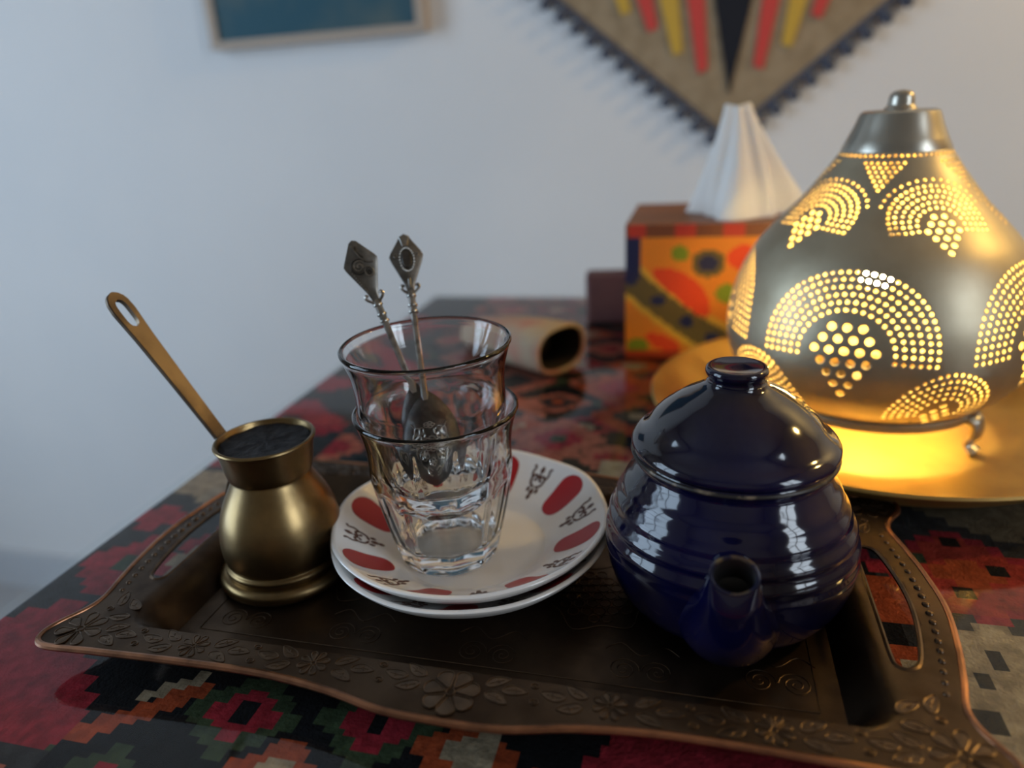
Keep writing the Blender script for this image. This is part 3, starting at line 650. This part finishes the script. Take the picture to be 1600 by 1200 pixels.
# ================================================================== pierced brass lamp on its plate
lx, ly = .171, .1845
lp = empty('table_lamp', (lx, ly, .0012)); tag(lp, 'glowing pierced brass dome lamp with dotted fan patterns', 'lamp')
LZ0 = .0012
prof = cr([(55, 23.5), (61, 26.5), (69, 34), (75.5, 43), (78.8, 53), (79.6, 63), (78.6, 74), (76, 85), (71.5, 97), (64.5, 109), (55, 120), (45, 130.5), (36, 142), (29, 151.5), (25.6, 157)], 14)
pr = np.array(prof); ds = np.hypot(*np.diff(pr, axis=0).T); sarc = np.concatenate([[0], np.cumsum(ds)]); ST = sarc[-1]
nph, nst = 840, int(ST/.6)
ss = np.linspace(0, ST, nst+1); rS = np.interp(ss, sarc, pr[:, 0]); zS = np.interp(ss, sarc, pr[:, 1])
def s_of_z(z): return float(np.interp(z, zS, ss))
holes = []      # (phi, s, R)
ph0 = math.radians(-102.9-8)
def fan(ph, sc, radii, a0, a1, dsp, R, cluster):
    for rr in radii:
        n = int(rr*math.radians(a1-a0)/dsp)
        for k in range(n+1):
            a = math.radians(a0+(a1-a0)*k/n); s_ = sc+rr*math.sin(a)
            if 1.2 < s_ < ST-1.2: holes.append((ph+rr*math.cos(a)/np.interp(s_, ss, rS), s_, R))
    for u, v, R2 in cluster:
        s_ = sc+v
        if 2.2 < s_ < ST-1: holes.append((ph+u/np.interp(s_, ss, rS), s_, R2))
def diamond(n, sp, top, R):
    o_ = []; y = top
    rows = list(range(n-2, n+1))+list(range(n-1, 0, -1))
    for j, c_ in enumerate(rows):
        for k in range(c_): o_.append(((k-(c_-1)/2)*sp, y, R))
        y -= sp*.82
    return o_
for k in range(5):
    A = ph0+2*PI*k/5; B = A+PI/5
    fan(A, s_of_z(66), [22.5, 26.3, 30, 33.7, 37.4, 41], -4, 184, 3.7, 1.02, diamond(5, 7.0, 14, 1.95))
    fan(B, s_of_z(123), [11.5, 14.6, 17.7, 20.8, 23.6], -8, 188, 3.1, .9, diamond(4, 5.0, 6.5, 1.5))
    fan(B, s_of_z(37), [10.5, 13.8, 17.1, 20.4, 23.7], -20, 200, 3.4, 1.0, diamond(3, 5.6, 5, 1.7))
    s0 = s_of_z(153)
    for j in range(7):                                    # dotted triangle between the upper fans
        w = (6-j)*1.55
        for q in range(7-j): 
            s_ = s0-2-j*2.5; holes.append((A+(q-(6-j)/2)*3.0/np.interp(s_, ss, rS), s_, .85))
    for j in range(16):                                   # outline over each upper fan
        a = math.radians(28+124*j/15); s_ = min(s_of_z(123)+27.5*math.sin(a)*.98, s0); holes.append((B+27.5*math.cos(a)/np.interp(s_, ss, rS), s_, .8))
for k in range(60): holes.append((2*PI*k/60, s_of_z(154.6), .8))
phs = np.arange(nph)*2*PI/nph
PH = np.repeat(phs[None], nst+1, 0).copy(); SS = np.repeat(ss[:, None], nph, 1).copy()
sdv_ = np.full((nst+1, nph), -9.0); PH2 = PH.copy(); SS2 = SS.copy()
dph = 2*PI/nph; dss = ss[1]-ss[0]
for hp, hs, R in holes:
    r_ = float(np.interp(hs, ss, rS)); nr_ = int((R+1)/dss)+2; nc_ = int((R+1)/(r_*dph))+2
    i0 = int(round(hs/dss)); j0 = int(round((hp % (2*PI))/dph))
    I = np.arange(max(0, i0-nr_), min(nst, i0+nr_)+1); J = np.arange(j0-nc_, j0+nc_+1)
    dp = (J*dph-(hp % (2*PI)))[None]*r_; dv = (ss[I]-hs)[:, None]; dist = np.hypot(dp, dv); sd_ = R-dist
    Jm = J % nph; sub = sdv_[np.ix_(I, Jm)]; up = sd_ > sub
    cell = max(dss, r_*dph)
    sub[up] = sd_[up]; sdv_[np.ix_(I, Jm)] = sub
    sn = up & (np.abs(sd_) < .52*cell)
    f_ = R/np.maximum(dist, 1e-6)
    a_ = PH2[np.ix_(I, Jm)]; b_ = SS2[np.ix_(I, Jm)]
    nph_ = (hp % (2*PI))+dp*f_/r_; ns_ = hs+dv*f_
    base_p = PH[np.ix_(I, Jm)]; base_s = SS[np.ix_(I, Jm)]
    a_[up] = base_p[up]; b_[up] = base_s[up]
    a_[sn] = np.broadcast_to(nph_, a_.shape)[sn]; b_[sn] = np.broadcast_to(ns_, b_.shape)[sn]
    PH2[np.ix_(I, Jm)] = a_; SS2[np.ix_(I, Jm)] = b_
snp = (np.abs(PH2-PH) > 1e-9) | (np.abs(SS2-SS) > 1e-9); okv = ((sdv_ <= 0) | snp).ravel()
rr_ = np.interp(SS2.ravel(), ss, rS); zz_ = np.interp(SS2.ravel(), ss, zS)
LV = np.stack([rr_*np.cos(PH2.ravel()), rr_*np.sin(PH2.ravel()), zz_], 1)/1000
I, J = np.meshgrid(np.arange(nst), np.arange(nph), indexing='ij'); I = I.ravel(); J = J.ravel(); J1 = (J+1) % nph
Q = np.stack([I*nph+J, I*nph+J1, (I+1)*nph+J1, (I+1)*nph+J], 1); oq = okv[Q]; cn = oq.sum(1)
allsn = snp.ravel()[Q].all(1)
Q4 = Q[(cn == 4) & ~allsn]; q3 = Q[cn == 3]; o3 = oq[cn == 3]
T3 = q3[o3].reshape(-1, 3) if len(q3) else np.zeros((0, 3), int)
used = np.unique(np.concatenate([Q4.ravel(), T3.ravel()])); rm = np.full(len(LV), -1); rm[used] = np.arange(len(used))
me = mk_np('pierced_shade', LV[used], rm[Q4], rm[T3])
shade = link('pierced_shade', me, M['lamp'], lp); me.materials.append(M['lampin'])
md = shade.modifiers.new('thick', 'SOLIDIFY'); md.thickness = .0006; md.offset = -1; md.material_offset = 1; md.material_offset_rim = 1; md.use_quality_normals = False
MB().lathe([(r/1000, z/1000) for r, z in [(26.2, 155.4), (26.0, 157.2), (23.6, 162), (20.9, 168), (19.3, 172.4), (18.4, 174.4), (16.6, 175.2), (9, 175.4), (7.2, 175.6)]], 64).build('cap', M['lampcap'], lp, sharp=35)
MB().lathe([(r/1000, z/1000) for r, z in cr([(8.0, 175.2), (7.6, 176.2), (6.4, 177.6), (6.2, 179.8), (5.6, 182.4), (3.8, 184.2), (0, 185.0)], 4)], 32).build('finial', M['lampcap'], lp)
MB().lathe([(r/1000, z/1000) for r, z in [(53.5, 24.4), (56.2, 24.6), (58, 23.6), (58.4, 21.0), (57.6, 18.6), (55.6, 18.2), (54.2, 19.5), (53.5, 24.4)]], 96).build('base_ring', M['lamp'], lp, sharp=50)
for a in (-38, 82, 202):
    a = math.radians(a); c_, s_ = math.cos(a), math.sin(a)
    pts = cr([(.0555*c_, .0555*s_, .021), (.0605*c_, .0605*s_, .019), (.0615*c_, .0615*s_, .0125), (.0585*c_, .0585*s_, .006), (.0625*c_, .0625*s_, .0016)], 5)
    MB().tube(pts, [.0070]*6+[.0058]*6+[.0044]*6+[.0052]*3, 10, flat=.5, up=(c_, s_, .2)).build('foot', M['lampcap'], lp)
MB().lathe([(0, .0975), (.006, .097), (.0085, .0945), (.0096, .091), (.0096, .0875), (.0082, .0845), (.0055, .0828), (.0, .0822)][::-1], 24).build('bulb', M['bulb'], lp)
MB().lathe([(0, .114), (.010, .114), (.010, .0980), (0, .0980)][::-1], 20).build('bulb_socket', M['dark'], lp)
MB().tube([(0, 0, .112), (0, 0, .174)], .003, 8).build('bulb_stem', M['lampcap'], lp)
ptop = cr([(0, 1.0), (50, 1.0), (82, 1.2), (96, 3.4), (108, 9.5), (117, 16.4), (123.2, 21.6)], 6)
pbot = cr([(125.2, 22.4), (126, 21.0), (124.6, 19.6), (117.6, 14.4), (108.6, 7.6), (97, 1.6), (84, -.9), (50, -1.1), (0, -1.1)], 5)
pl = MB().lathe([(r/1000, z/1000) for r, z in (ptop+pbot)][::-1], 128).build('plate', M['plate'], loc=(.1735, .1832, 0), sharp=60)
tag(pl, 'wide shallow gold brass plate under the pierced lamp', 'plate')

# ================================================================== things behind on the table
bx0, bx1, by0, by1, bz = .020, .142, .300, .420, .104
nu, nv_ = 64, 54
def boxcol(u, v, k):
    u = np.asarray(u, float); v = np.asarray(v, float); o_ = np.zeros(u.shape+(3,)); o_[:] = (.85, .27, .025)
    NV, OL, RD, YL, GN = (.018, .025, .085), (.16, .115, .035), (.85, .075, .02), (.80, .45, .05), (.22, .30, .02)
    bd = v-(.63-1.05*u+.33*u*u)
    o_[(np.abs(bd) < .17)] = YL; o_[(np.abs(bd+.0) < .115)] = OL
    for t in (.0, .16, .34, .5): o_[np.hypot(u-.04-t, v-(.60-1.02*t+.3*t*t)) < .045] = NV
    a = .80; du, dv_ = u-.37, v-.53; p_ = du*math.cos(a)-dv_*math.sin(a); q_ = du*math.sin(a)+dv_*math.cos(a)+.7*p_*p_
    o_[(p_/.24)**2+(q_/.085)**2 < 1] = RD
    o_[np.hypot(u-.5, v-.72) < .10] = OL; o_[np.hypot(u-.5, v-.72) < .06] = NV
    o_[np.hypot(u-.70, v-.76) < .09] = RD; o_[np.hypot(u-.62, v-.50) < .07] = GN; o_[np.hypot(u-.33, v-.79) < .055] = GN
    o_[np.hypot((u-.24)*1.0+(v-.12)*.9, (v-.12)*1.2-(u-.24)*.0) < .09] = RD
    o_[np.hypot(u-.08, v-.08) < .07] = GN; o_[(u < .09) & (v > .62)] = NV; o_[(v > .90)] = (.22, .07, .03); o_[(v > .90) & (np.sin(u*22) > .3)] = (.55, .05, .03)
    o_[(v < .05)] = (.45, .05, .015)
    return o_
V = []; Fq = []; cc_ = []
def face(origin, du, dv, k):
    b0 = len(V); o_ = np.array(origin); du = np.array(du); dv = np.array(dv)
    for j in range(nv_+1):
        for i in range(nu+1): V.append(tuple(o_+du*i/nu+dv*j/nv_))
    uu, vv = np.meshgrid((np.arange(nu)+.5)/nu, (np.arange(nv_)+.5)/nv_); c = boxcol(uu, vv, k) if k < 4 else np.full(uu.shape+(3,), .2)*np.array((1.3, .5, .2))
    for j in range(nv_):
        for i in range(nu): a = b0+j*(nu+1)+i; Fq.append((a, a+1, a+nu+2, a+nu+1)); cc_.append(c[j, i])
wx_, wy_ = bx1-bx0, by1-by0
face((0, 0, 0), (wx_, 0, 0), (0, 0, bz), 0); face((wx_, 0, 0), (0, wy_, 0), (0, 0, bz), 1); face((wx_, wy_, 0), (-wx_, 0, 0), (0, 0, bz), 2); face((0, wy_, 0), (0, -wy_, 0), (0, 0, bz), 3); face((0, 0, bz), (wx_, 0, 0), (0, wy_, 0), 4)
me = mk('tissue_box', V, Fq, False); at = me.attributes.new('pattern', 'FLOAT_COLOR', 'FACE')
at.data.foreach_set('color', np.concatenate([np.array(cc_), np.ones((len(cc_), 1))], 1).astype(np.float32).ravel())
tag(link('tissue_box', me, M['boxp'], None, (bx0, by0, ZS)), 'orange and red patterned tissue box behind the lamp', 'tissue box')
V = []; F = []; nt_, nr2 = 72, 16
for j in range(nr2+1):
    t = j/nr2
    for i in range(nt_):
        a = 2*PI*i/nt_; fold = 1+.30*math.sin(3*a+.7)*t+.13*math.sin(7*a+2*t)
        r = (.008+.029*t**1.1)*fold; lean = -.010*(1-t)
        V.append((lean+r*math.cos(a)*1.05, r*math.sin(a)*.75, .079*(1-t)**1.08+.006*t*math.sin(3*a)*(1-t)+(.001*math.sin(2*a+1) if t == 0 else 0)))
for j in range(nr2):
    for i in range(nt_): i2 = (i+1) % nt_; F.append((j*nt_+i, (j+1)*nt_+i, (j+1)*nt_+i2, j*nt_+i2))
F.append(tuple(range(nt_)))
ti = link('tissue', mk('tissue', V, F, True), M['tissue'], None, (.108, .345, ZS+bz+.0005)); tag(ti, 'white paper tissue pulled up out of the patterned box', 'tissue')
# small woven pouch lying on its side, mouth towards the lamp
pe = empty('pouch', (-.026, .262, ZS), math.radians(-33)); tag(pe, 'small beige woven pouch lying open with dark inside, left of tissue box', 'pouch')
def sect(w, h, x, n=28): return [(x, w*math.copysign(abs(math.cos(2*PI*k/n))**.8, math.cos(2*PI*k/n)), h+h*math.copysign(abs(math.sin(2*PI*k/n))**.8, math.sin(2*PI*k/n))) for k in range(n)]
rings = [sect(.012, .010, -.092), sect(.022, .014, -.088), sect(.026, .0165, -.06), sect(.027, .018, -.03), sect(.027, .0185, 0), sect(.0255, .0175, .002)]
V = [v for r_ in rings for v in r_]; F = [(i*28+k, i*28+(k+1) % 28, (i+1)*28+(k+1) % 28, (i+1)*28+k) for i in range(5) for k in range(28)]+[tuple(range(27, -1, -1))]
link('pouch_body', mk('pouch_body', V, F, True), M['pouch'], pe)
rings = [[(x, y*.86, z*.86+.0025) for x, y, z in sect(.0270, .0185, .001)], [(x, y*.84, z*.84+.003) for x, y, z in sect(.027, .0185, -.03)]]
V = [v for r_ in rings for v in r_]; F = [(k, 28+k, 28+(k+1) % 28, (k+1) % 28) for k in range(28)]+[tuple(28+k for k in range(28))]
link('lining', mk('lining', V, F, True), M['dark'], pe)
MB().tube([(.0015, y*.94, z*.94+.0011) for x, y, z in sect(.027, .0185, 0)], .0018, 7, True).build('mouth_hem', M['pouch'], pe)
db = MB().box((-.022, -.012, 0), (.022, .012, .046)).build('book', M['maroon'], smooth=False, loc=(-.004, .405, ZS), rot=(0, 0, .1))
tag(db, 'dark maroon block standing blurred between pouch and tissue box', 'box')
db.name = 'maroon_box'; bv = db.modifiers.new('bev', 'BEVEL'); bv.width = .003; bv.segments = 2

# ================================================================== on the wall
wh = empty('wall_hanging', (.106, YB-.004, .138)); tag(wh, 'tan diamond wall hanging with red and mustard wedges and slate tassels', 'wall hanging')
HA, HB = .30, .245
def wpoly(name, pts, mat, y0, y1, parent): 
    n = len(pts); V = [(x, y0, z) for x, z in pts]+[(x, y1, z) for x, z in pts]
    return link(name, mk(name, V, [tuple(range(n)), tuple(range(2*n-1, n-1, -1))]+[(i, n+i, n+(i+1) % n, (i+1) % n) for i in range(n)], False), M[mat], parent)
wpoly('cloth', [(0, 0), (HA, HB), (0, 2*HB), (-HA, HB)], 'tan', -.004, .003, wh)
for s_ in (1, -1):
    for v_ in (1, -1):
        MB().tube([(0, -.004, HB-v_*HB), (s_*HA, -.004, HB)], .004, 6).build('edge_cord', M['wblue'], wh)
wpoly('black_wedge', [(0, .055), (.012, .11), (.026, .18), (.034, HB), (.026, 2*HB-.18), (0, 2*HB-.055), (-.026, 2*HB-.18), (-.034, HB), (-.026, .18), (-.012, .11)], 'wblack', -.0065, -.0045, wh)
for s_ in (1, -1):
    for mat, nm, x0, zb, xt, w in [('wred', 'red_wedge', .034, .085, .055, .014), ('wyel', 'mustard_wedge', .066, .108, .092, .017), ('wred', 'red_wedge', .098, .138, .128, .015), ('wyel', 'mustard_wedge', .132, .160, .160, .014)]:
        for up_ in (0, 1):
            pts = [(s_*(x0-.006), zb), (s_*(x0+.006), zb-.004), (s_*(xt+w), HB-.004), (s_*(xt-w), HB-.004)]
            if up_: pts = [(x, 2*HB-z) for x, z in pts]
            wpoly(nm, pts, mat, -.0065, -.0045, wh)
    for v_ in (0, 1):
        for k in range(15):
            t = (k+.6)/15.2; x, z = s_*HA*t, HB*t
            if v_: z = 2*HB-z
            nx_, nz_ = s_*HB, -HA*(1 if not v_ else -1); l_ = math.hypot(nx_, nz_); nx_, nz_ = nx_/l_, nz_/l_
            MB().tube([(x, -.004, z), (x+nx_*.006, -.005, z+nz_*.006), (x+nx_*.013, -.006, z+nz_*.013), (x+nx_*.020, -.005, z+nz_*.020)], [.003, .0055, .0075, .004], 8).build('tassel', M['wblue'], wh)
pc = empty('picture', (-.465, YB, .296)); tag(pc, 'teal painting in a pale wooden frame on the white wall', 'picture')
MB().box((-.155, -.018, .010), (.155, -.006, .42)).build('canvas', M['teal'], pc, smooth=False)
f_ = MB(); f_.box((-.168, -.022, 0), (-.155, 0, .432)); f_.box((.155, -.022, 0), (.168, 0, .432)); f_.box((-.155, -.022, 0), (.155, 0, .010)); f_.box((-.155, -.022, .42), (.155, 0, .432))
f_.build('frame', M['pframe'], pc, smooth=False)
